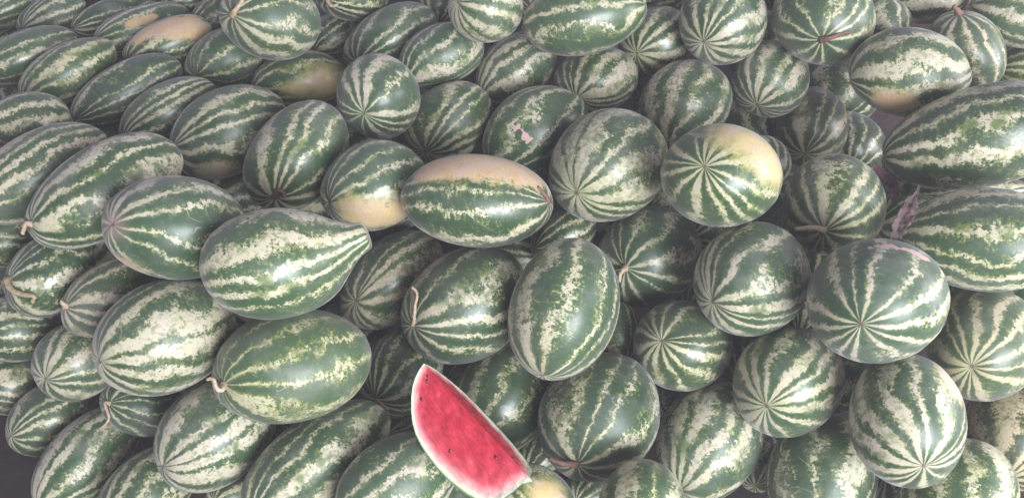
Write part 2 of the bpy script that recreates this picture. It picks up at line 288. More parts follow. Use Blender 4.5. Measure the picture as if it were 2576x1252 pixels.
    {'id':44,'loc':[-0.0705,1.3173,0.6225],'B':[0.0055,-0.0537,0.1454,0.0758,-0.0686,-0.0298,0.0579,0.0812,0.0201],'label':'long watermelon with a wide orange belly on top and a reddish stem','p':{'w':0.3,'y':0.2,'N':9},'spot':[[0.484,0.839,-0.248,0.34],[0.566,0.821,0.077,0.4],[0.611,0.677,0.41,0.43],[0.563,0.483,0.671,0.4],[0.447,0.333,0.83,0.28]],'stem':[[0.1411,-0.0289,0.0195],[0.1382,-0.031,0.0338],[0.1285,-0.0286,0.0456],[0.1205,-0.0275,0.0544]],'sr':0.0057},
    {'id':45,'loc':[-0.1597,1.749,0.5454],'B':[0.097,-0.0286,-0.0517,-0.0441,-0.011,-0.1034,0.0424,0.0953,-0.0185],'label':'cream-striped watermelon with yellowish flank and a low star above the orange-bellied one','p':{'w':0.5,'y':0.5,'N':12}},
    {'id':46,'loc':[-0.3126,1.6747,0.6601],'B':[-0.0506,0.081,-0.0193,0.0081,-0.0269,-0.1059,-0.0884,-0.0496,0.0173],'label':'round dark watermelon with short pale stripes around a brown scar star','p':{'w':0.38,'dk':0.85,'N':11}},
    {'id':47,'loc':[-0.2979,1.4209,0.5853],'B':[-0.0198,-0.0715,-0.0864,0.0376,0.0669,-0.0756,0.0871,-0.0521,0.01],'label':'watermelon with a pinkish yellow ground spot along its underside beside the orange-bellied one','p':{'w':0.36,'y':0.4,'yellow':0.35},'spot':[[-0.257,-0.509,0.821,0.32],[-0.485,-0.686,0.542,0.4],[-0.569,-0.816,0.104,0.42]]},
    {'id':48,'loc':[-0.4843,1.5234,0.5945],'B':[-0.0787,-0.082,-0.0269,-0.0037,0.02,-0.1274,0.0607,-0.1013,-0.0215],'label':'watermelon with blotchy cream bands and a short hooked brown stem pointing down','p':{'w':0.45},'stem':[[-0.0261,-0.1235,-0.0208],[-0.0168,-0.1296,-0.0002],[-0.0053,-0.133,-0.002],[-0.0013,-0.1381,-0.0139]],'sr':0.0065},
    {'id':49,'loc':[-0.6717,1.6426,0.5855],'B':[-0.0593,0.0628,-0.103,0.0012,-0.0832,-0.0899,-0.1035,-0.0201,0.0157],'label':'watermelon with a bluish gleam and pale cream underside,below the nearly plain one','p':{'w':0.36,'pale':1},'spot':[[0.328,0.824,0.462,0.34],[0.605,0.794,-0.06,0.3]]},
    {'id':50,'loc':[-0.5607,1.9149,0.5728],'B':[0.0582,0.0125,-0.1079,-0.0646,-0.0221,-0.0574,-0.0165,0.0784,0.0008],'label':'watermelon with a broad yellow patch and purple blemish behind the round dark starred one','p':{'w':0.3,'y':0.5,'yellow':0.8},'spot':[[0.827,0.517,-0.222,0.55],[0.701,0.114,-0.704,0.5],[0.829,0.43,0.358,0.32]]},
    {'id':51,'loc':[-0.5984,1.8901,0.7566],'B':[-0.0054,-0.1043,-0.0582,0.0475,0.0544,-0.0924,0.0903,-0.0243,0.0515],'label':'large round watermelon with a curled stem crossing its star atop the far rows','p':{'w':0.38,'y':0.35,'N':10},'stem':[[-0.0564,-0.0896,0.0499],[-0.0483,-0.0989,0.0636],[-0.0376,-0.0958,0.0739],[-0.0309,-0.0866,0.0815],[-0.0281,-0.0769,0.089]],'sr':0.0064},
    {'id':52,'loc':[-0.7522,1.95,0.6193],'B':[0.082,-0.038,-0.0538,-0.0317,0.0175,-0.093,0.0546,0.0644,-0.0032],'label':'nearly plain dark green watermelon under the large round one with a curled stem','p':{'w':0.12,'dk':0.85}},
    {'id':53,'loc':[-0.9182,2.0009,0.6377],'B':[0.0523,-0.0508,-0.0833,-0.0183,0.0383,-0.0811,0.064,0.0279,-0.0061],'label':'watermelon with a peach-coloured back among the far slanting rows','p':{'w':0.35},'spot':[[0.726,0.406,0.555,0.4],[0.958,0.165,0.234,0.45],[0.978,-0.181,-0.107,0.5],[0.8,-0.458,-0.387,0.4]]},
    {'id':54,'loc':[-1.0305,2.1049,0.6305],'B':[-0.0692,0.0182,-0.0967,0.0222,-0.0463,-0.0779,-0.0513,-0.0421,0.0059],'label':'slanting watermelon with an orange tinged stripe just behind the peach-backed one','p':{'w':0.4},'spot':[[-0.968,0.069,0.24,0.2],[-0.882,0.054,0.469,0.2]]},
    {'id':55,'loc':[-1.1407,2.1973,0.6231],'B':[0.0419,-0.0436,-0.0936,0.0009,0.0448,-0.073,0.058,0.011,0.0006],'label':'slanting green watermelon two behind the peach-backed one','p':{'w':0.4}},
    {'id':56,'loc':[-1.3093,2.1771,0.638],'B':[-0.0651,0.0203,-0.0517,0.0172,-0.0243,-0.0749,-0.0404,-0.0458,-0.0021],'label':'watermelon with a small pale gleam,far back beside the slanting rows','p':{'w':0.3}},
    {'id':57,'loc':[-1.4384,2.2009,0.649],'B':[0.0214,0.0625,-0.0372,-0.009,-0.0109,-0.07,-0.0404,0.031,-0.0026],'label':'streaky watermelon in the farthest slanting row beyond the pale-gleam one','p':{'w':0.45}},
    {'id':58,'loc':[-1.4532,2.2211,0.5545],'B':[0.0039,0.0567,-0.0595,-0.0164,-0.0201,-0.0638,-0.0408,0.0188,0.0078],'label':'watermelon showing only a thin strip of its back behind a bulky slanting one','p':{'w':0.4}},
    {'id':59,'loc':[-1.2618,1.9237,0.6392],'B':[-0.0046,0.0637,-0.0919,-0.0101,-0.0418,-0.0884,-0.0666,0.0141,-0.0086],'label':'bulky slanting watermelon with a cream blotched flank,under the yellowish-green one','p':{'w':0.5,'brown':0.3}},
    {'id':60,'loc':[-1.1259,1.8523,0.631],'B':[-0.0754,0.0006,-0.0807,0.0345,0.0063,-0.0951,-0.0142,-0.0696,-0.0246],'label':'yellowish-green slanting watermelon with broad fuzzy bands and a pale gleam','p':{'w':0.42,'y':0.8}},
    {'id':61,'loc':[-0.9719,1.8126,0.5986],'B':[0.0764,-0.0027,-0.0996,-0.0418,0.0053,-0.0997,0.0242,0.0726,-0.0223],'label':'dark slanting watermelon with thin broken stripes between two banded ones','p':{'w':0.34,'dk':0.9}},
    {'id':62,'loc':[-0.8415,1.7272,0.5911],'B':[-0.0645,-0.0077,-0.089,0.0436,0.0065,-0.0842,-0.0059,-0.0715,-0.0221],'label':'slanting watermelon with many even narrow stripes beside the one with a bluish gleam','p':{'w':0.4,'y':0.2,'N':13}},
    {'id':63,'loc':[-1.1103,1.5934,0.636],'B':[0.0475,0.0181,-0.0703,-0.0558,0.0175,-0.056,0.0058,0.0684,0.0172],'label':'watermelon with rows of round pale blotches below the yellowish-green slanting one','p':{'w':0.4,'y':0.3,'N':12}},
    {'id':64,'loc':[-0.9958,1.4007,0.6326],'B':[0.0317,-0.0748,-0.0934,-0.0094,0.0483,-0.1116,0.0884,0.015,-0.0152],'label':'pale pinkish-streaked watermelon behind the long one with a pink stem stub','p':{'w':0.55,'brown':0.4}},
    {'id':65,'loc':[-0.8157,1.3148,0.6513],'B':[0.0324,0.0807,-0.1037,-0.0579,-0.0313,-0.1126,-0.0662,0.0755,-0.0014],'label':'long dark watermelon with a cream ragged band and a pink stem stub at its end','p':{'w':0.38,'y':0.3,'N':9},'stem':[[-0.1006,-0.1093,-0.0013],[-0.1056,-0.116,0.0058],[-0.1079,-0.1246,0.0011],[-0.1124,-0.1286,-0.0092]],'sr':0.0054},
    {'id':66,'loc':[-1.0999,1.3485,0.4955],'B':[0.0209,0.0487,-0.0279,-0.0466,-0.0071,-0.0396,-0.0328,0.0381,0.0346],'label':'watermelon piece glimpsed under the pale pinkish-streaked one','p':{'w':0.4,'y':0.7,'dk':0.8}},
    {'id':67,'loc':[-0.9556,1.2421,0.4889],'B':[0.0548,0.0431,-0.0455,-0.0611,0.0337,-0.0597,-0.0039,0.0736,0.0372],'label':'dark watermelon with a thick yellowish stem curling round its end','p':{'w':0.34,'dk':0.85},'stem':[[-0.0441,-0.0579,0.0361],[-0.0405,-0.0685,0.0444],[-0.0284,-0.0837,0.0351],[-0.0073,-0.0897,0.0279],[0.0139,-0.0895,0.0223],[0.0081,-0.0929,0.0094]],'sr':0.0071},
    {'id':68,'loc':[-0.8104,1.178,0.4873],'B':[0.056,0.0331,-0.0531,-0.0488,0.0396,-0.0605,0.0131,0.066,0.0303],'label':'watermelon with wide tan stripes and small pink stem beside the thick-stemmed one','p':{'w':0.45,'N':9,'brown':0.7},'stem':[[-0.0515,-0.0587,0.0294],[-0.0513,-0.0625,0.0391],[-0.0559,-0.0595,0.0426]],'sr':0.0054},
    {'id':69,'loc':[-0.6341,1.1908,0.6528],'B':[-0.0913,0.0531,-0.0749,0.0104,-0.0786,-0.0767,-0.0692,-0.0453,0.0685],'label':'plump watermelon with a pinkish puckered blossom end and orange underside patch','p':{'w':0.36,'y':0.3,'N':10,'pink':1},'spot':[[0.552,0.561,0.617,0.28]]},
    {'id':70,'loc':[-0.4024,1.0978,0.6517],'B':[0.0028,0.0338,0.1439,-0.0846,-0.0583,0.0386,0.0696,-0.0755,0.0132],'label':'bottle-necked watermelon with bold pale stripes tapering to a stubby neck','p':{'w':0.38,'N':9},'neck':[0.01,-1.0,0.0]},
    {'id':71,'loc':[-0.6594,1.0697,0.4852],'B':[-0.06,0.0704,-0.085,0.0111,-0.0741,-0.0919,-0.1008,-0.0375,0.0303],'label':'watermelon with bold white ragged bands under the plump and bottle-necked ones','p':{'w':0.5,'N':10}},
    {'id':72,'loc':[-0.4124,1.018,0.4585],'B':[0.041,0.0975,-0.098,-0.0698,-0.0396,-0.0879,-0.0712,0.0803,0.0496],'label':'smooth green watermelon with faint bands and a white curly stem','p':{'w':0.15,'y':0.8,'dk':1.15,'N':9},'stem':[[-0.095,-0.0852,0.0481],[-0.0934,-0.0989,0.051],[-0.0986,-0.1029,0.0536],[-0.103,-0.1005,0.0613],[-0.1052,-0.0953,0.07],[-0.1113,-0.0921,0.0714],[-0.118,-0.0913,0.0674]],'sr':0.0047},
    {'id':73,'loc':[-0.9032,1.1328,0.3482],'B':[0.0593,0.0554,-0.0211,-0.0386,0.0091,-0.079,-0.0392,0.0693,0.0321],'label':'rounded watermelon with broad grey-cream bands meeting at one end beside the white-banded one','p':{'w':0.5,'N':11,'brown':0.3}},
    {'id':74,'loc':[-1.0613,1.2065,0.3671],'B':[0.0378,0.0491,-0.0587,-0.0517,-0.0142,-0.0522,-0.0377,0.0566,0.0357],'label':'shaded watermelon with one broad pale band beneath the thick-stemmed one','p':{'w':0.42,'y':0.4,'dk':0.85}},
    {'id':75,'loc':[-1.1881,1.2452,0.1412],'B':[-0.0095,0.0633,-0.0326,-0.0345,-0.0394,-0.0498,-0.0651,0.0096,0.0374],'label':"greyish watermelon at the pile's edge next to the dark floor",'p':{'w':0.45,'dk':0.85,'brown':0.4}},
    {'id':76,'loc':[-0.7941,1.1123,0.2278],'B':[-0.0664,0.0383,-0.0403,0.001,-0.0544,-0.0443,-0.0404,-0.0305,0.0599],'label':'dark watermelon with a thin hooked stem hanging from its end','p':{'w':0.26,'dk':0.8},'stem':[[-0.0391,-0.0429,0.0581],[-0.0425,-0.0494,0.0686],[-0.0364,-0.0625,0.0619],[-0.0305,-0.0742,0.051],[-0.0396,-0.0824,0.0382],[-0.054,-0.0841,0.0273]],'sr':0.0038},
    {'id':77,'loc':[-0.276,1.3801,0.3507],'B':[0.0385,0.0895,-0.0694,-0.0616,-0.0169,-0.1045,-0.0638,0.0923,0.0282],'label':'brownish mottled watermelon wedged beside the stubby neck','p':{'w':0.5,'N':10,'brown':0.7,'mott':1}},
    {'id':78,'loc':[-0.0981,1.2338,0.4102],'B':[-0.0084,0.0871,-0.1043,-0.0481,-0.0861,-0.0899,-0.1173,0.0519,0.0296],'label':'watermelon with a straight pale stem standing up against its side','p':{'w':0.4,'y':0.4,'N':10},'stem':[[-0.1012,-0.0872,0.0287],[-0.0978,-0.0894,0.0487],[-0.0956,-0.0777,0.0706],[-0.0918,-0.0602,0.0888],[-0.1026,-0.049,0.0969]],'sr':0.0042},
    {'id':79,'loc':[0.101,1.1284,0.501],'B':[0.02,-0.0988,-0.0436,-0.0577,0.0206,-0.1117,0.1024,0.0358,-0.0699],'label':'upright oval watermelon with wide dark bands and thin yellow-green stripes above the red slice','p':{'w':0.4,'y':0.5,'N':10}},
    {'id':80,'loc':[0.3174,1.4177,0.3875],'B':[0.0821,-0.0543,-0.0709,-0.0217,0.0757,-0.1009,0.0942,0.0653,0.0534],'label':'dark watermelon with scattered pale dashes and a bent pale stem behind the upright oval','p':{'w':0.25,'dk':0.85,'N':11},'stem':[[-0.0688,-0.0979,0.0518],[-0.0778,-0.1128,0.0568],[-0.0832,-0.1208,0.0501],[-0.0842,-0.1255,0.0358]],'sr':0.0056},
    {'id':81,'loc':[0.1235,1.4933,0.3916],'B':[-0.0298,-0.0144,-0.0712,0.0582,0.0171,-0.0423,0.0143,-0.0734,-0.0099],'label':"shadowed watermelon in the gap below the orange-bellied one's stem",'p':{'w':0.4,'dk':0.8}},
    {'id':82,'loc':[-0.2517,1.212,0.217],'B':[0.0755,-0.041,-0.0411,-0.0148,0.0404,-0.0969,0.0717,0.0716,0.0237],'label':'shadowed watermelon with thin straight stripes and a wisp of stem beside the red slice tip','p':{'w':0.35,'dk':0.75,'N':13},'stem':[[-0.0398,-0.094,0.023],[-0.0254,-0.1095,0.023],[-0.0118,-0.116,0.0151]],'sr':0.0037},
    {'id':83,'loc':[0.2371,1.269,0.2866],'B':[0.0552,0.0014,-0.0023,-0.0001,-0.0311,-0.0587,-0.0028,0.0501,-0.043],'label':'green watermelon strip in the gap beside the upright oval','p':{'w':0.4,'y':0.7,'dk':0.9}},
    {'id':84,'loc':[-0.3242,2.0192,0.6404],'B':[0.0264,-0.097,-0.078,-0.0216,0.0473,-0.0983,0.0961,-0.0026,-0.0152],'label':'watermelon with streaked olive bands behind the round dark starred one','p':{'w':0.42,'y':0.3,'N':11}},
    {'id':85,'loc':[-0.1804,1.8869,0.6598],'B':[-0.0743,0.002,-0.0801,0.0439,0.0513,-0.056,0.0206,-0.0682,-0.0439],'label':'watermelon with a bright white-green streak under the star-ended one at the back','p':{'w':0.4,'y':0.1}},
    {'id':86,'loc':[0.0093,1.8983,0.6115],'B':[-0.0572,-0.0151,-0.0906,0.0624,0.0472,-0.0643,0.031,-0.0898,-0.0375],'label':'watermelon with long speckled cream streaks below the large smooth oval','p':{'w':0.5,'y':0.2,'brown':0.2}},
    {'id':87,'loc':[-0.0631,1.8526,0.8015],'B':[0.0642,0.0072,-0.0636,-0.0601,0.0452,-0.0556,0.0309,0.069,0.0379],'label':'watermelon with a white blaze and side star at the back beside the large smooth oval','p':{'w':0.55,'N':11}},
    {'id':88,'loc':[-0.1938,2.153,0.6813],'B':[-0.0171,0.0636,-0.0072,0.037,0.0051,-0.0503,-0.0466,-0.0148,-0.0284],'label':'small shaded watermelon squeezed behind the white-blazed one','p':{'w':0.42,'dk':0.85}},
    {'id':89,'loc':[-0.4305,2.1083,0.7272],'B':[0.0063,0.0778,-0.0575,-0.0217,-0.0441,-0.0694,-0.0638,0.0221,0.021],'label':'dark watermelon with a hooked stem loop at the very back','p':{'w':0.35,'dk':0.8},'stem':[[-0.0558,-0.0673,0.0203],[-0.0489,-0.089,0.0154],[-0.038,-0.0966,0.01],[-0.024,-0.0917,0.0123]],'sr':0.0057},
    {'id':90,'loc':[-0.5046,2.1057,0.6053],'B':[-0.0519,-0.0107,-0.0434,0.0343,0.0263,-0.0532,0.0159,-0.06,-0.0165],'label':'bluish shaded watermelon wedged behind the large round curled-stem one','p':{'w':0.5,'dk':0.8}},
    {'id':93,'loc':[-0.8367,2.1504,0.644],'B':[0.037,0.0291,-0.0429,-0.0299,-0.0217,-0.0508,-0.0275,0.0499,-0.0067],'label':'brownish watermelon peeking out beside the large round curled-stem one','p':{'w':0.4,'brown':0.8}},
    {'id':94,'loc':[-0.9399,2.2543,0.6501],'B':[-0.0322,0.0176,-0.0673,0.0266,-0.027,-0.0442,-0.0338,-0.0325,-0.0028],'label':'far watermelon with dim stripes behind the peach-backed one','p':{'w':0.4,'dk':0.85}},
    {'id':97,'loc':[0.9775,1.395,0.5934],'B':[-0.0122,0.0281,-0.0966,0.0466,-0.0112,0.0322,-0.0155,-0.0275,-0.0354],'label':'pale greenish watermelon glimpsed between the two longest olive ones','p':{'w':0.6}},
    {'id':106,'loc':[0.4,2.0801,0.7323],'B':[-0.0357,-0.0103,-0.0581,0.0215,0.0546,-0.0192,0.0451,-0.029,-0.0208],'label':'dark watermelon behind the large smooth oval and the white-wedged one','p':{'w':0.35,'dk':0.8}},
    {'id':107,'loc':[0.6556,1.9515,0.8105],'B':[-0.0247,0.0597,-0.0147,0.0441,0.0038,-0.0462,-0.0379,-0.0278,-0.0325],'label':'shaded watermelon behind the reddish-stemmed dark one','p':{'w':0.4,'dk':0.8}},
    {'id':108,'loc':[0.74,1.3917,0.3917],'B':[0.0236,-0.0584,-0.0707,-0.0248,0.0639,-0.0702,0.0909,0.0303,0.0123],'label':'shadowed watermelon in the gap beneath the sideways-stemmed blotchy one','p':{'w':0.35,'dk':0.75}},
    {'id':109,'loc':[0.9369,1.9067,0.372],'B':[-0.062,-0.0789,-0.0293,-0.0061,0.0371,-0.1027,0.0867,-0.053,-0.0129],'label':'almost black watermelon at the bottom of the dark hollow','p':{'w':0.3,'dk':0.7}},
    {'id':112,'loc':[0.9666,2.1193,0.4357],'B':[-0.1047,0.0339,-0.0466,0.0529,0.0471,-0.1022,-0.012,-0.1086,-0.0433],'label':'watermelon coloured dark as shade at the back of the hollow beneath the reddish-stemmed one','p':{'w':0.22,'dk':0.6}},  # rind tone lowered to paint the hollow's shade into the colour
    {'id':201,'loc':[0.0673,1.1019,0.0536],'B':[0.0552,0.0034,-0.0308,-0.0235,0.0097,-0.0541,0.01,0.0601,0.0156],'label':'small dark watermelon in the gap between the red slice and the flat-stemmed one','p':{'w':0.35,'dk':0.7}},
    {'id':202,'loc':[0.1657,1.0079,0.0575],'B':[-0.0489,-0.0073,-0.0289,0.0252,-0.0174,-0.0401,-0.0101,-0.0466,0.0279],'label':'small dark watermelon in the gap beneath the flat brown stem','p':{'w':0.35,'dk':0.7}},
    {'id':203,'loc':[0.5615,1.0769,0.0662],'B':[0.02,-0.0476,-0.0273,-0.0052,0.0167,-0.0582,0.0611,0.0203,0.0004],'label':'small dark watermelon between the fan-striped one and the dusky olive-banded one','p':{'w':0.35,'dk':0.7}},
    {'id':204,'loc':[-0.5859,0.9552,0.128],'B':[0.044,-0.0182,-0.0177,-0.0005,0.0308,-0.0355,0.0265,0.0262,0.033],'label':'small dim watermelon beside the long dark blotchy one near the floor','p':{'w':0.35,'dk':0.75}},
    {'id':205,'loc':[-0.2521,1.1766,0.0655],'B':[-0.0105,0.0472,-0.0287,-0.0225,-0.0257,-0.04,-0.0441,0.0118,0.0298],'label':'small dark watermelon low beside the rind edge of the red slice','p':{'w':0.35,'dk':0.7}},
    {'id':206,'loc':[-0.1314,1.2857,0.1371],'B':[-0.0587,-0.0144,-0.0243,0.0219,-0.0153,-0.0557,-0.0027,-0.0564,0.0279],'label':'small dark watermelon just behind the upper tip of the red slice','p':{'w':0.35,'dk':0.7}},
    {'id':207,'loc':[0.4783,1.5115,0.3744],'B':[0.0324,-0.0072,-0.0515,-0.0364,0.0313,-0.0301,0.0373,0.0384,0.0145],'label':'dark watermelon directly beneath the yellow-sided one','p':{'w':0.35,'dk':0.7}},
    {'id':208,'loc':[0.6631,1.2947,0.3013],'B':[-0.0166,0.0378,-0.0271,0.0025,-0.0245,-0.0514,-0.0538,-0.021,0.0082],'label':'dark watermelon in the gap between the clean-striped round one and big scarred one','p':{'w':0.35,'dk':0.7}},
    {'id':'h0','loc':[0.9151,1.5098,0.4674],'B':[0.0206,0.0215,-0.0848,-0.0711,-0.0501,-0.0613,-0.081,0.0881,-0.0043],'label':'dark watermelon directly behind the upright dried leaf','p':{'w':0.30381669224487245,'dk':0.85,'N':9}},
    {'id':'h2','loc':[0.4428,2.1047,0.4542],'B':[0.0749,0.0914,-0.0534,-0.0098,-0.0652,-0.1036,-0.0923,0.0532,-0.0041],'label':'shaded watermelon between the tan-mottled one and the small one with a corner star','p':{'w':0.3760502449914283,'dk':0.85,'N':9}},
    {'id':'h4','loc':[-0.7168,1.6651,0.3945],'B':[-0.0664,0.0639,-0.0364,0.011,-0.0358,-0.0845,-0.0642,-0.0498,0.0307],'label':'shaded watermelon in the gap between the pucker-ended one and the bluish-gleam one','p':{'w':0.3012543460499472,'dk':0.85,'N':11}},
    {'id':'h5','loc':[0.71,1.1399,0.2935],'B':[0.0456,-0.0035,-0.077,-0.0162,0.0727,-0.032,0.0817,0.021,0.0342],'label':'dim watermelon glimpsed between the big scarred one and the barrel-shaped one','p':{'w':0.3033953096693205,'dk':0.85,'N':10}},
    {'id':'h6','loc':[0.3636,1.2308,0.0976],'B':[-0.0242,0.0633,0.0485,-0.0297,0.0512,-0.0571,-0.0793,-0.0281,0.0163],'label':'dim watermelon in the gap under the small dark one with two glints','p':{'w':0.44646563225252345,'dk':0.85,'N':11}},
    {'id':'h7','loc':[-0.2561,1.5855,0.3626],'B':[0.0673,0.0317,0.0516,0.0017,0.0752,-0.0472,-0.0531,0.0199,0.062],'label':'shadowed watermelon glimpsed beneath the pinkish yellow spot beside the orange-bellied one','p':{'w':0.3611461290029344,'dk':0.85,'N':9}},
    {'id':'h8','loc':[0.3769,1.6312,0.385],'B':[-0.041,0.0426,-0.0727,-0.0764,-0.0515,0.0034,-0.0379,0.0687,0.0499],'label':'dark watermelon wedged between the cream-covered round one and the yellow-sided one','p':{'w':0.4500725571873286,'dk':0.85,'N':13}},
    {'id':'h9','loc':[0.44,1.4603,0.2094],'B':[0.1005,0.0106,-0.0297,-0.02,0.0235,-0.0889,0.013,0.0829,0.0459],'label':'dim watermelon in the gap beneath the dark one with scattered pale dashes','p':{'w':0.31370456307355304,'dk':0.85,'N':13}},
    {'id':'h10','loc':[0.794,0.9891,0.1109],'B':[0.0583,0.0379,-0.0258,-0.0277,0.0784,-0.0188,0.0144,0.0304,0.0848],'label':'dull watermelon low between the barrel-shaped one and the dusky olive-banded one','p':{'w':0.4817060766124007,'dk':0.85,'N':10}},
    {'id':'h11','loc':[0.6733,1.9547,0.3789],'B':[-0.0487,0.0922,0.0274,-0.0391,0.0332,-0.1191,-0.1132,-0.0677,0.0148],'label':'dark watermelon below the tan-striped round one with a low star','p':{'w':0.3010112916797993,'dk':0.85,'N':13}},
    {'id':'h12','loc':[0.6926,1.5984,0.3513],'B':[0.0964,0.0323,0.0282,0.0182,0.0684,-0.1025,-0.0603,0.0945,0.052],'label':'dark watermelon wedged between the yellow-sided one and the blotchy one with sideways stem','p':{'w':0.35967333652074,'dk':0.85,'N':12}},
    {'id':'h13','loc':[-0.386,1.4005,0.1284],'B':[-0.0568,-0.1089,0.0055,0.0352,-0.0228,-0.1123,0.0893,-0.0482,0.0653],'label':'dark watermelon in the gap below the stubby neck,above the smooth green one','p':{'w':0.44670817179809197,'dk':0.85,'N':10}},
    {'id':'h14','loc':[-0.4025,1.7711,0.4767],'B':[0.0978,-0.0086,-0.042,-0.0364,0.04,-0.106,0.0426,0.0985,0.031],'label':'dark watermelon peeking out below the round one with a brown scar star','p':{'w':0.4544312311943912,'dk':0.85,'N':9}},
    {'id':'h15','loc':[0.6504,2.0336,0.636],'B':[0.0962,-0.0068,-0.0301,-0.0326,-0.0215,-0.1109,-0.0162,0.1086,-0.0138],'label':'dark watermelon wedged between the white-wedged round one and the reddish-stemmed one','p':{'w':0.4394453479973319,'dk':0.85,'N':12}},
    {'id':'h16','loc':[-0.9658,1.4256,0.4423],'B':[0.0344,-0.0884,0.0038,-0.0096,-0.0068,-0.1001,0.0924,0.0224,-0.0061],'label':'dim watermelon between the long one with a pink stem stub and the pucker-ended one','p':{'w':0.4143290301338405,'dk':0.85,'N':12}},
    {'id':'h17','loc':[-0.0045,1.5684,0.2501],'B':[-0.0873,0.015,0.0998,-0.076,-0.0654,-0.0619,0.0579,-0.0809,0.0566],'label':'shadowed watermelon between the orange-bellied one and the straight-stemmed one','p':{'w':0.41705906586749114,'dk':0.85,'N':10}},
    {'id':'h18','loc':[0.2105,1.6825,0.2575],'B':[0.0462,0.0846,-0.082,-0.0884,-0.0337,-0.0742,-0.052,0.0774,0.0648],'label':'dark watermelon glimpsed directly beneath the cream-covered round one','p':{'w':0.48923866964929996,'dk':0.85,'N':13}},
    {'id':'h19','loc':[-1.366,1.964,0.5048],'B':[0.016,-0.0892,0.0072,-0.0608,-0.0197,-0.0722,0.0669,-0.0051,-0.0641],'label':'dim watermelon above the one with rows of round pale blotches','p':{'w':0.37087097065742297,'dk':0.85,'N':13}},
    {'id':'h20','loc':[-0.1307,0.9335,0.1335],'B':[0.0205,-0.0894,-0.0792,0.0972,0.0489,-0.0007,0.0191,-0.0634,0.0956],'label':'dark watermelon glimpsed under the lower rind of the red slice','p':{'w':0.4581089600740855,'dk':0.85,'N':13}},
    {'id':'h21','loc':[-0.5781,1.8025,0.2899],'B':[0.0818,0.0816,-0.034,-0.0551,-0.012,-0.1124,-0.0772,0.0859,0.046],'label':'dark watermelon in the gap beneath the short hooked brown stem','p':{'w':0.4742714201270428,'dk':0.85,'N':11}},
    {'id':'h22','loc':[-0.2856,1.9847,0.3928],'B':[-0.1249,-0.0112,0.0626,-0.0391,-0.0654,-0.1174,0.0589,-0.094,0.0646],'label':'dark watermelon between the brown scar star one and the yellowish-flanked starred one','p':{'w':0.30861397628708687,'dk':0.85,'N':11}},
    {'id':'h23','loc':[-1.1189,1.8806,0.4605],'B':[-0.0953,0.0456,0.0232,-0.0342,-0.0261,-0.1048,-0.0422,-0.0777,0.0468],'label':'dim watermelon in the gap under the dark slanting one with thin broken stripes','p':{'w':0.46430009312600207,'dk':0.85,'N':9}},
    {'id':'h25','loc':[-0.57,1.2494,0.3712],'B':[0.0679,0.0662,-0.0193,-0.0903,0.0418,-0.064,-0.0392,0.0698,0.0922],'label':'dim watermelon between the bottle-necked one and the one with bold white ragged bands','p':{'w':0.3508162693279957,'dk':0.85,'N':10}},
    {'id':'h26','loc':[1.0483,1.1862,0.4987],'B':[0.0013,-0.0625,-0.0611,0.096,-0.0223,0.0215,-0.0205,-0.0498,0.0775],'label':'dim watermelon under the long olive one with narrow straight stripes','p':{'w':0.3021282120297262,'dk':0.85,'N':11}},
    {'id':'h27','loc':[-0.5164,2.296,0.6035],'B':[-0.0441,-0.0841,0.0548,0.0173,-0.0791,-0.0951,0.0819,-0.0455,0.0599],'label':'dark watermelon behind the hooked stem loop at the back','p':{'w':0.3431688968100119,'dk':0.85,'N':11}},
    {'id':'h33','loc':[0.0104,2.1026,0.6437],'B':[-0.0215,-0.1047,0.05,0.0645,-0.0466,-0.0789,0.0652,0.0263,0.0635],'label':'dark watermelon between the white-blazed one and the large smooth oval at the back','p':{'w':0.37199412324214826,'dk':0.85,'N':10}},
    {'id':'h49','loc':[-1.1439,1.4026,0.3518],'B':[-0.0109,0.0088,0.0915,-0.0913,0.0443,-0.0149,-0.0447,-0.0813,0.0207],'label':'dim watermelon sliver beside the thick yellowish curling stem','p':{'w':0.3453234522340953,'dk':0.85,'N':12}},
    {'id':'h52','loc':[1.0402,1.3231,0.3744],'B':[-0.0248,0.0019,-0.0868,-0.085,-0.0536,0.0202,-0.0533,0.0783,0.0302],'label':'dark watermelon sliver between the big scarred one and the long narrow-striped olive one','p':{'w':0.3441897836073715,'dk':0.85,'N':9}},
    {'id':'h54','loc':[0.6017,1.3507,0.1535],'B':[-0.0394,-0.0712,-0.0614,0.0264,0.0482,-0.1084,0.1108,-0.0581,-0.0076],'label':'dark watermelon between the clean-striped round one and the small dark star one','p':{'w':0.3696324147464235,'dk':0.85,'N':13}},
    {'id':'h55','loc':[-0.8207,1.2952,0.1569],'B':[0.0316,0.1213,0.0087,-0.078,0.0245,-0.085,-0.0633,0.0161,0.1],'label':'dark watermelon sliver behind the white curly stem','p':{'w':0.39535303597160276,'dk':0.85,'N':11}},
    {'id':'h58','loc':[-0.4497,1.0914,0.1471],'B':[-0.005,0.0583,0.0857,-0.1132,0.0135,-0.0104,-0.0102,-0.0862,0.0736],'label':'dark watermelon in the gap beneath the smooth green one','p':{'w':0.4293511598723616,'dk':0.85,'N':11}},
]
SLICE = {'A': [-0.1576, 0.9683, 0.5216], 'ax': [0.6898, -0.6277, -0.3609], 'k': 0.000693, 'l': [-0.6854, -0.4054, -0.6049], 'r': [0.185, 0.6347, -0.7503], 'Ln': 0}
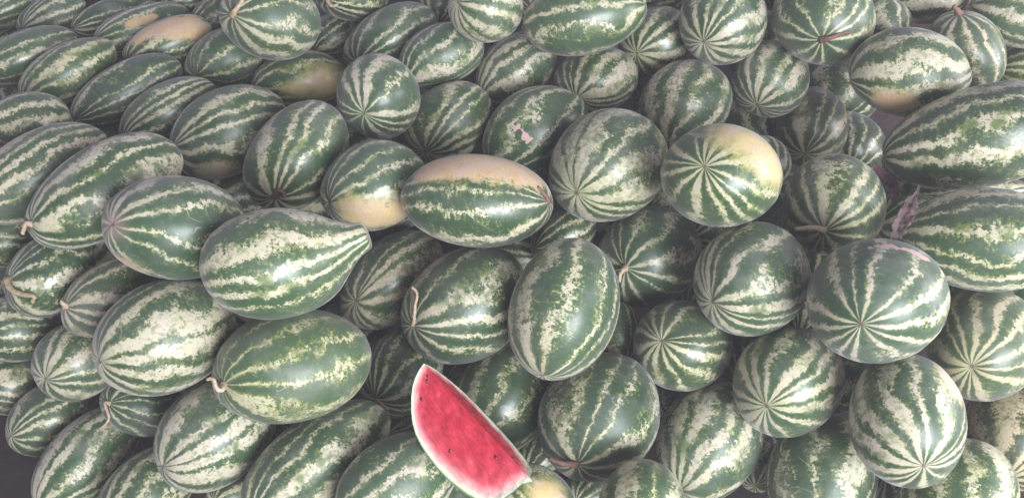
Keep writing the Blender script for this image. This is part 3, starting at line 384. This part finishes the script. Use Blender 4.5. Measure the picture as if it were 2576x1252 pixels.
LEAVES = [{'p': [[0.6609, 1.0748, 0.7197], [0.6645, 1.0836, 0.7364], [0.6738, 1.0976, 0.7454], [0.684, 1.1104, 0.7564], [0.6874, 1.1147, 0.7704], [0.6937, 1.1199, 0.7784], [0.7015, 1.1296, 0.7807], [0.7055, 1.1368, 0.7898]], 'h': [0.0087, 0.0117, 0.0136, 0.0136, 0.0105, 0.0043, 0.0025, 0.0015]}, {'p': [[0.7655, 1.4203, 0.6435], [0.7764, 1.4062, 0.6328], [0.7921, 1.3995, 0.6171], [0.8035, 1.3919, 0.6039], [0.8092, 1.3787, 0.5969], [0.8053, 1.3674, 0.5854]], 'h': [0.0045, 0.0099, 0.0152, 0.0152, 0.0121, 0.0053]}]
NU, NV = 72, 44
NECK = [(-1, 0), (-.985, .17), (-.94, .37), (-.85, .59), (-.7, .79), (-.5, .93), (-.3, .99), (-.1, 1.0), (.1, .965), (.25, .895), (.4, .785), (.5, .68), (.6, .555), (.7, .435), (.78, .355), (.85, .305), (.92, .28), (.965, .262), (.985, .235), (.996, .17), (1, 0)]
def neck_r(z):
    for (a, ra), (b, rb) in zip(NECK, NECK[1:]):
        if z <= b:
            k = (z - a) / (b - a); return ra + (rb - ra) * k
    return 0
def tube(pts, rads, nseg=9, sub=4):
    # smooth Catmull-Rom tube with closed ends
    P = [Vector(p) for p in pts]; Q = []; R = []
    for i in range(len(P) - 1):
        p0 = P[max(i - 1, 0)]; p1 = P[i]; p2 = P[i + 1]; p3 = P[min(i + 2, len(P) - 1)]
        for k in range(sub):
            s = k / sub
            Q.append(.5 * ((2 * p1) + (p2 - p0) * s + (2 * p0 - 5 * p1 + 4 * p2 - p3) * s * s + (3 * p1 - p0 - 3 * p2 + p3) * s ** 3))
            R.append(rads[i] * (1 - s) + rads[i + 1] * s)
    Q.append(P[-1]); R.append(rads[-1])
    v = []; f = []; up = Vector((.3, .2, 1)).normalized()
    for i, q in enumerate(Q):
        d = (Q[min(i + 1, len(Q) - 1)] - Q[max(i - 1, 0)]).normalized()
        a = d.cross(up)
        if a.length < 1e-3: a = d.cross(Vector((1, 0, 0)))
        a.normalize(); b = d.cross(a)
        for k in range(nseg):
            g = 2 * math.pi * k / nseg
            w = R[i] * (1 + .16 * math.sin(g * 5) + .12 * math.sin(i * 1.9 + k))
            v.append(q + (a * math.cos(g) + b * math.sin(g)) * w)
    for i in range(len(Q) - 1):
        for k in range(nseg):
            f.append((i * nseg + k, i * nseg + (k + 1) % nseg, (i + 1) * nseg + (k + 1) % nseg, (i + 1) * nseg + k))
    f.append(tuple(range(nseg - 1, -1, -1))); f.append(tuple((len(Q) - 1) * nseg + k for k in range(nseg)))
    return [tuple(x) for x in v], f

def watermelon(e):
    rnd = random.Random(str(e['id']))
    B = Matrix([e['B'][0:3], e['B'][3:6], e['B'][6:9]])
    pr = e['p']; N = int(pr.get('N', 10)); N += 2 if N <= 10 else 1
    ph = [rnd.uniform(0, 6.28) for _ in range(8)]; egg = rnd.uniform(-.05, .05)
    verts = []; pcs = []; spot = []; scar = []
    rings = []
    def add(z, r, th):
        px, py = r * math.cos(th), r * math.sin(th)
        pc = (px, py, z); pcs.append(pc)
        s = 1 + .010 * math.sin(2 * th + ph[0]) + .007 * math.sin(3 * th + ph[1] + 2 * z) + .006 * math.sin(4 * z + ph[2]) + .006 * math.sin(3.1 * z + th + ph[3])
        s += .0025 * r * math.cos(N * th + ph[4])
        s *= 1 + egg * z * (1 - abs(z))
        q = Vector(pc) * s
        if 'neck' in e:
            rr = neck_r(z); kk = rr / r if r > 1e-6 else 1
            q = Vector((px * kk, py * kk, z))
            up = Vector(e['neck']); q += up * (.13 * (max(0, z - .35) / .65) ** 1.3)
        else:
            q.z -= math.copysign(.028 * math.exp(-(r / .13) ** 2), z)
        verts.append(tuple(B @ q))
        v = 0
        for x, y, zz, rad in e.get('spot', []):
            d = math.sqrt((px - x) ** 2 + (py - y) ** 2 + (z - zz) ** 2) / rad
            v = max(v, 1 - .5 * d)
        spot.append(max(0, v))
        v = 0
        for x, y, zz, rad in e.get('scar', []):
            d = math.sqrt((px - x) ** 2 + (py - y) ** 2 + (z - zz) ** 2) / rad
            v = max(v, 1 - .5 * d)
        scar.append(max(0, v))
    add(1, 1e-4, 0)
    for j in range(1, NV):
        t = math.pi * j / NV
        for i in range(NU): add(math.cos(t), math.sin(t), 2 * math.pi * i / NU)
    add(-1, 1e-4, 0)
    faces = [(0, 1 + i, 1 + (i + 1) % NU) for i in range(NU)]
    for j in range(NV - 2):
        a = 1 + j * NU
        for i in range(NU):
            faces.append((a + i, a + NU + i, a + NU + (i + 1) % NU, a + (i + 1) % NU))
    last = len(verts) - 1; a = 1 + (NV - 2) * NU
    faces += [(last, a + (i + 1) % NU, a + i) for i in range(NU)]
    if B.determinant() < 0: faces = [f[::-1] for f in faces]
    o = mesh_obj("watermelon", verts, faces, RIND)
    me = o.data
    fattr(me, 'pc', pcs, 'FLOAT_VECTOR'); fattr(me, 'spot', spot); fattr(me, 'scar', scar)
    o.location = e['loc']
    o["seed"] = rnd.uniform(1, 9)
    o["stripe_width"] = float(pr.get('w', .4)); o["stripe_count"] = float(N); o["yellowness"] = max(0.0, float(pr.get('y', .30)) + rnd.uniform(-.16, .16)); o["brownness"] = float(pr.get('brown', .12))
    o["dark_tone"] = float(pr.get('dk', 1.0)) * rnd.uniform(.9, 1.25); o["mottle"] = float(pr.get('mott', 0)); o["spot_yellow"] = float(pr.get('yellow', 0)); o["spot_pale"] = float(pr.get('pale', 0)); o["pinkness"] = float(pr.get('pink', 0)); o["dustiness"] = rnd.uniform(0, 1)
    o["category"] = "watermelon"; o["group"] = "watermelons heaped in the pile"
    o["label"] = e['label']
    if 'stem' in e:
        p = e['stem']; n = len(p); r0 = e['sr']
        rads = [r0 * (1.5 if i == 0 else 1.0 - .45 * i / (n - 1)) for i in range(n)]
        rads[-1] *= 1.25
        v, f = tube(p, rads)
        mat = STEM_GREEN if e['id'] == 67 else (STEM_BROWN if e['id'] in (30, 33, 44, 48, 11) else STEM_PALE)
        s = mesh_obj("stem", v, f, mat); s.parent = o
    return o
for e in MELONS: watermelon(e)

# ------------------------------------------------------------------ the cut slice
def flesh_material():
    t = NT("watermelon_flesh")
    d = t.attr('to_skin')          # metres from the skin
    oc = t.n('ShaderNodeTexCoord').outputs['Object']
    pc = t.attr('pq', out='Vector')
    n0 = t.noise(oc, 16, 3, .6); n1 = t.noise(oc, 55, 3, .6); n2 = t.noise(oc, 260, 3, .6)
    mp = t.n('ShaderNodeMapping'); t.put(mp.inputs[0], pc); mp.inputs['Scale'].default_value = (45, 210, 45); mp.inputs['Rotation'].default_value = (0, 0, .5)
    n3 = t.noise(mp.outputs[0], 1.0, 3, .6)
    dd = t.m('ADD', d, t.m('MULTIPLY', t.m('SUBTRACT', n1, .5), .009))
    red = t.mix(t.step(n1, .3, .7), (.47, .020, .042), (.54, .038, .064))
    red = t.mix(t.m('MULTIPLY', t.step(n3, .48, .68), .55), red, (.30, .010, .020))
    red = t.mix(t.m('MULTIPLY', t.step(n2, .55, .75), .10), red, (.66, .12, .15))
    red = t.mix(t.m('MULTIPLY', t.step(n0, .35, .7), .28), red, (.36, .016, .034))
    red = t.mix(t.m('MULTIPLY', t.step(d, .045, .012), .35), red, (.68, .14, .17))
    c = t.mix(t.step(d, .0008, .0026), (.14, .22, .09), (.62, .64, .48))
    c = t.mix(t.step(dd, .003, .009), c, (.70, .40, .38))
    c = t.mix(t.step(dd, .005, .020), c, red)
    nb = t.bump(t.m('ADD', t.m('MULTIPLY', n3, 1.0), t.m('MULTIPLY', n2, .12)), .6, .005)
    t.bsdf(c, t.m('ADD', .16, t.m('MULTIPLY', n1, .3)), Normal=nb, Specular_IOR_Level=.5, Subsurface_Weight=.15, Subsurface_Radius=(.012, .004, .003), Subsurface_Scale=.6)
    return t.mat
def slice_obj(S):
    A = Vector(S['A']); ax = Vector(S['ax']); l = Vector(S['l']); r = Vector(S['r']); k = S['k']
    prof = [(0, 0), (3, 20), (8.5, 38), (20, 62), (36, 83), (62, 109), (85, 127), (111, 141), (140, 150), (167, 155), (210, 159), (253, 158), (285, 153), (313, 147), (340, 138), (360, 127), (376, 110), (385, 90), (389, 60), (392, 25), (406, 0)]
    # refine the profile
    pp = []
    for (a, b), (c, d) in zip(prof, prof[1:]):
        for q in range(3): pp.append((a + (c - a) * q / 3, b + (d - b) * q / 3))
    pp.append(prof[-1]); n = len(pp)
    P2 = [Vector((a, b)) for a, b in pp]
    def skin_dist(s, t):
        return min((P2[i] - Vector((s, t))).length for i in range(n)) * k
    root = bpy.data.objects.new("watermelon_slice", None); COL.objects.link(root); root.location = A
    root["label"] = "cut red watermelon wedge with white rind resting on the front of the heap"; root["category"] = "watermelon slice"
    def dir_at(t):
        w = (l * (1 - t) + r * t); w.normalize()
        ang = math.acos(max(-1, min(1, l.dot(r)))); return (l * math.sin((1 - t) * ang) + r * math.sin(t * ang)) / math.sin(ang)
    def face(d, other, name):
        NT_ = 26; v = []; pq = []; ds = []; f = []
        nrm = (ax.cross(d)).normalized()
        if nrm.dot(other) > 0: nrm = -nrm
        for i, (s, rr) in enumerate(pp):
            for j in range(NT_ + 1):
                t = rr * j / NT_
                sd = skin_dist(s, t); sd = min(sd, (rr - t) * k * 1.0 if rr > 0 else 0)
                # the knife left the flesh slightly hollow, and it sags between ridge and rind
                edge = min(1, sd / .012) * min(1, t / 14)
                z = -.0035 * edge * (1 + .8 * mnoise.noise((s * .03, t * .05, 1.7))) + .0030 * edge * mnoise.noise((s * .07, t * .10, 4)) - .004 * edge * max(0, mnoise.noise((s * .045, t * .16, 9)) - .25)
                p = ax * (s * k) + d * (t * k) + nrm * z
                v.append(tuple(p)); pq.append((s * k, t * k, 0)); ds.append(sd * (1 + .7 * max(0, 1 - s / 130)) / (1 + .9 * min(1, max(0, (s - 120) / 180)) * (.35 + .65 * t / (rr + 1))))
        W = NT_ + 1
        for i in range(n - 1):
            for j in range(NT_):
                f.append((i * W + j, i * W + j + 1, (i + 1) * W + j + 1, (i + 1) * W + j))
        if (nrm.dot((Vector(v[f[n * 8][1]]) - Vector(v[f[n * 8][0]])).cross(Vector(v[f[n * 8][3]]) - Vector(v[f[n * 8][0]])))) < 0: f = [q[::-1] for q in f]
        o = mesh_obj(name, v, f, FLESH); o.parent = root
        fattr(o.data, 'to_skin', ds); fattr(o.data, 'pq', pq, 'FLOAT_VECTOR')
        return nrm, o
    nl, big = face(l, r, "flesh"); nr, nar = face(r, l, "flesh")
    v = []; f = []; NT_ = 28; pcs = []
    for i, (s, rr) in enumerate(pp):
        for j in range(NT_ + 1):
            d = dir_at(j / NT_); v.append(tuple(ax * (s * k) + d * (rr * k)))
            th = j / NT_ * math.radians(86); z = (s / 406 - .5) * 1.96; q = math.sqrt(max(0, 1 - z * z)); pcs.append((q * math.cos(th), q * math.sin(th), z))
    W = NT_ + 1
    for i in range(n - 1):
        for j in range(NT_): f.append((i * W + j, (i + 1) * W + j, (i + 1) * W + j + 1, i * W + j + 1))
    c = Vector(v[f[n * 10][0]]); nn = (Vector(v[f[n * 10][1]]) - c).cross(Vector(v[f[n * 10][3]]) - c)
    if nn.dot(dir_at(.5)) < 0: f = [q[::-1] for q in f]
    o = mesh_obj("rind", v, f, RIND); o.parent = root
    fattr(o.data, 'pc', pcs, 'FLOAT_VECTOR'); fattr(o.data, 'spot', [0.0] * len(v)); fattr(o.data, 'scar', [0.0] * len(v))
    for a, b in (("seed", 2.2), ("stripe_width", .45), ("stripe_count", 10.0), ("yellowness", .3), ("brownness", 0.0), ("dark_tone", 1.0), ("mottle", 0.0), ("spot_yellow", 0.0), ("spot_pale", 0.0), ("pinkness", 0.0), ("dustiness", .4)): o[a] = b
    # seeds, half sunk in the flesh: (along ridge px, out px, face, turn)
    me = None
    for s, t, fc, tn in ((29, 18, 0, .4), (37, 27, 0, .9), (61, 70, 0, .2), (204, 105, 0, 1.1), (299, 30, 0, .6), (112, 88, 1, 0), (126, 80, 1, .1), (169, 75, 1, 0), (184, 82, 1, -.1), (327, 50, 1, 0)):
        d, nrm = (l, nl) if fc == 0 else (r, nr)
        if me is None:
            vs = []; fs = []
            for j in range(7):
                a = math.pi * j / 6
                for i in range(8):
                    g = 2 * math.pi * i / 8
                    vs.append((.0042 * math.cos(a), .0023 * math.sin(a) * math.cos(g) * (1 - .25 * math.cos(a)), .0016 * math.sin(a) * math.sin(g)))
            for j in range(6):
                for i in range(8): fs.append((j * 8 + i, j * 8 + (i + 1) % 8, j * 8 + 8 + (i + 1) % 8, j * 8 + 8 + i))
            so = mesh_obj("seed", vs, fs, SEED); me = so.data
        else:
            so = bpy.data.objects.new("seed", me); COL.objects.link(so)
        x = (ax * math.cos(tn) + d * math.sin(tn)); y = nrm.cross(x)
        so.matrix_local = Matrix(((x.x, y.x, nrm.x, 0), (x.y, y.y, nrm.y, 0), (x.z, y.z, nrm.z, 0), (0, 0, 0, 1)))
        so.location = ax * (s * k) + d * (t * k) - nrm * .0040
        so.parent = root
FLESH = flesh_material()
slice_obj(SLICE)

# ------------------------------------------------------------------ dried leaves
def leaf(L, mat, label, seed):
    P = [Vector(p) for p in L['p']]; n = len(P); v = []; f = []
    dense = []
    for i in range(n - 1):
        for q in range(4): dense.append((P[i].lerp(P[i + 1], q / 4), L['h'][i] * (1 - q / 4) + L['h'][i + 1] * q / 4))
    dense.append((P[-1], L['h'][-1]))
    view = Vector((0, -.77, .64))
    W = 8
    for i, (p, h) in enumerate(dense):
        d = (dense[min(i + 1, len(dense) - 1)][0] - dense[max(i - 1, 0)][0]).normalized()
        s = d.cross(view).normalized(); up = s.cross(d)
        for j in range(W + 1):
            a = (j / W - .5) * 2
            crinkle = mnoise.noise((i * .45, j * .6, seed)) * .75
            v.append(tuple(p + s * h * a * (1 + .55 * mnoise.noise((i * .9, a * 3, seed + 5))) + up * h * (.55 * a * a + crinkle)))
    for i in range(len(dense) - 1):
        for j in range(W):
            a = i * (W + 1) + j
            if i == len(dense) // 2 and j == 4: continue        # a hole in the dry blade
            f.append((a, a + 1, a + W + 2, a + W + 1))
    c = P[0].copy(); v = [tuple(Vector(x) - c) for x in v]
    o = mesh_obj("dried_leaf", v, f, mat); o.location = c
    m = o.modifiers.new("thickness", 'SOLIDIFY'); m.thickness = .0012
    o["label"] = label; o["category"] = "leaf"; o["group"] = "dried leaves caught among the melons"
leaf(LEAVES[0], LEAF, "pale mauve dried leaf standing upright with a thin twisted tip and a hole", 1.0)
leaf(LEAVES[1], LEAF_DARK, "dark crumpled dried leaf beside the round sideways-stemmed watermelon", 2.0)

# ------------------------------------------------------------------ haze volume added to imitate lens veiling and lift the blacks
LENS_VEIL = NT("glare_veil"); pv = LENS_VEIL.n('ShaderNodeVolumePrincipled')
pv.inputs['Color'].default_value = (.92, .89, .94, 1); pv.inputs['Density'].default_value = .025; pv.inputs['Anisotropy'].default_value = 0.0
LENS_VEIL.nt.links.new(pv.outputs[0], LENS_VEIL.out.inputs['Volume'])
x0, x1, y0, y1, z0, z1 = -9, 9, -6, 11, -1.0, 3.2
hz = mesh_obj("lens_veil_haze", [(x, y, z) for z in (z0, z1) for y in (y0, y1) for x in (x0, x1)], [(0, 2, 3, 1), (4, 5, 7, 6), (0, 1, 5, 4), (2, 6, 7, 3), (0, 4, 6, 2), (1, 3, 7, 5)], LENS_VEIL.mat, False)
hz["kind"] = "stuff"; hz["label"] = "thin pale haze added to imitate lens glare"
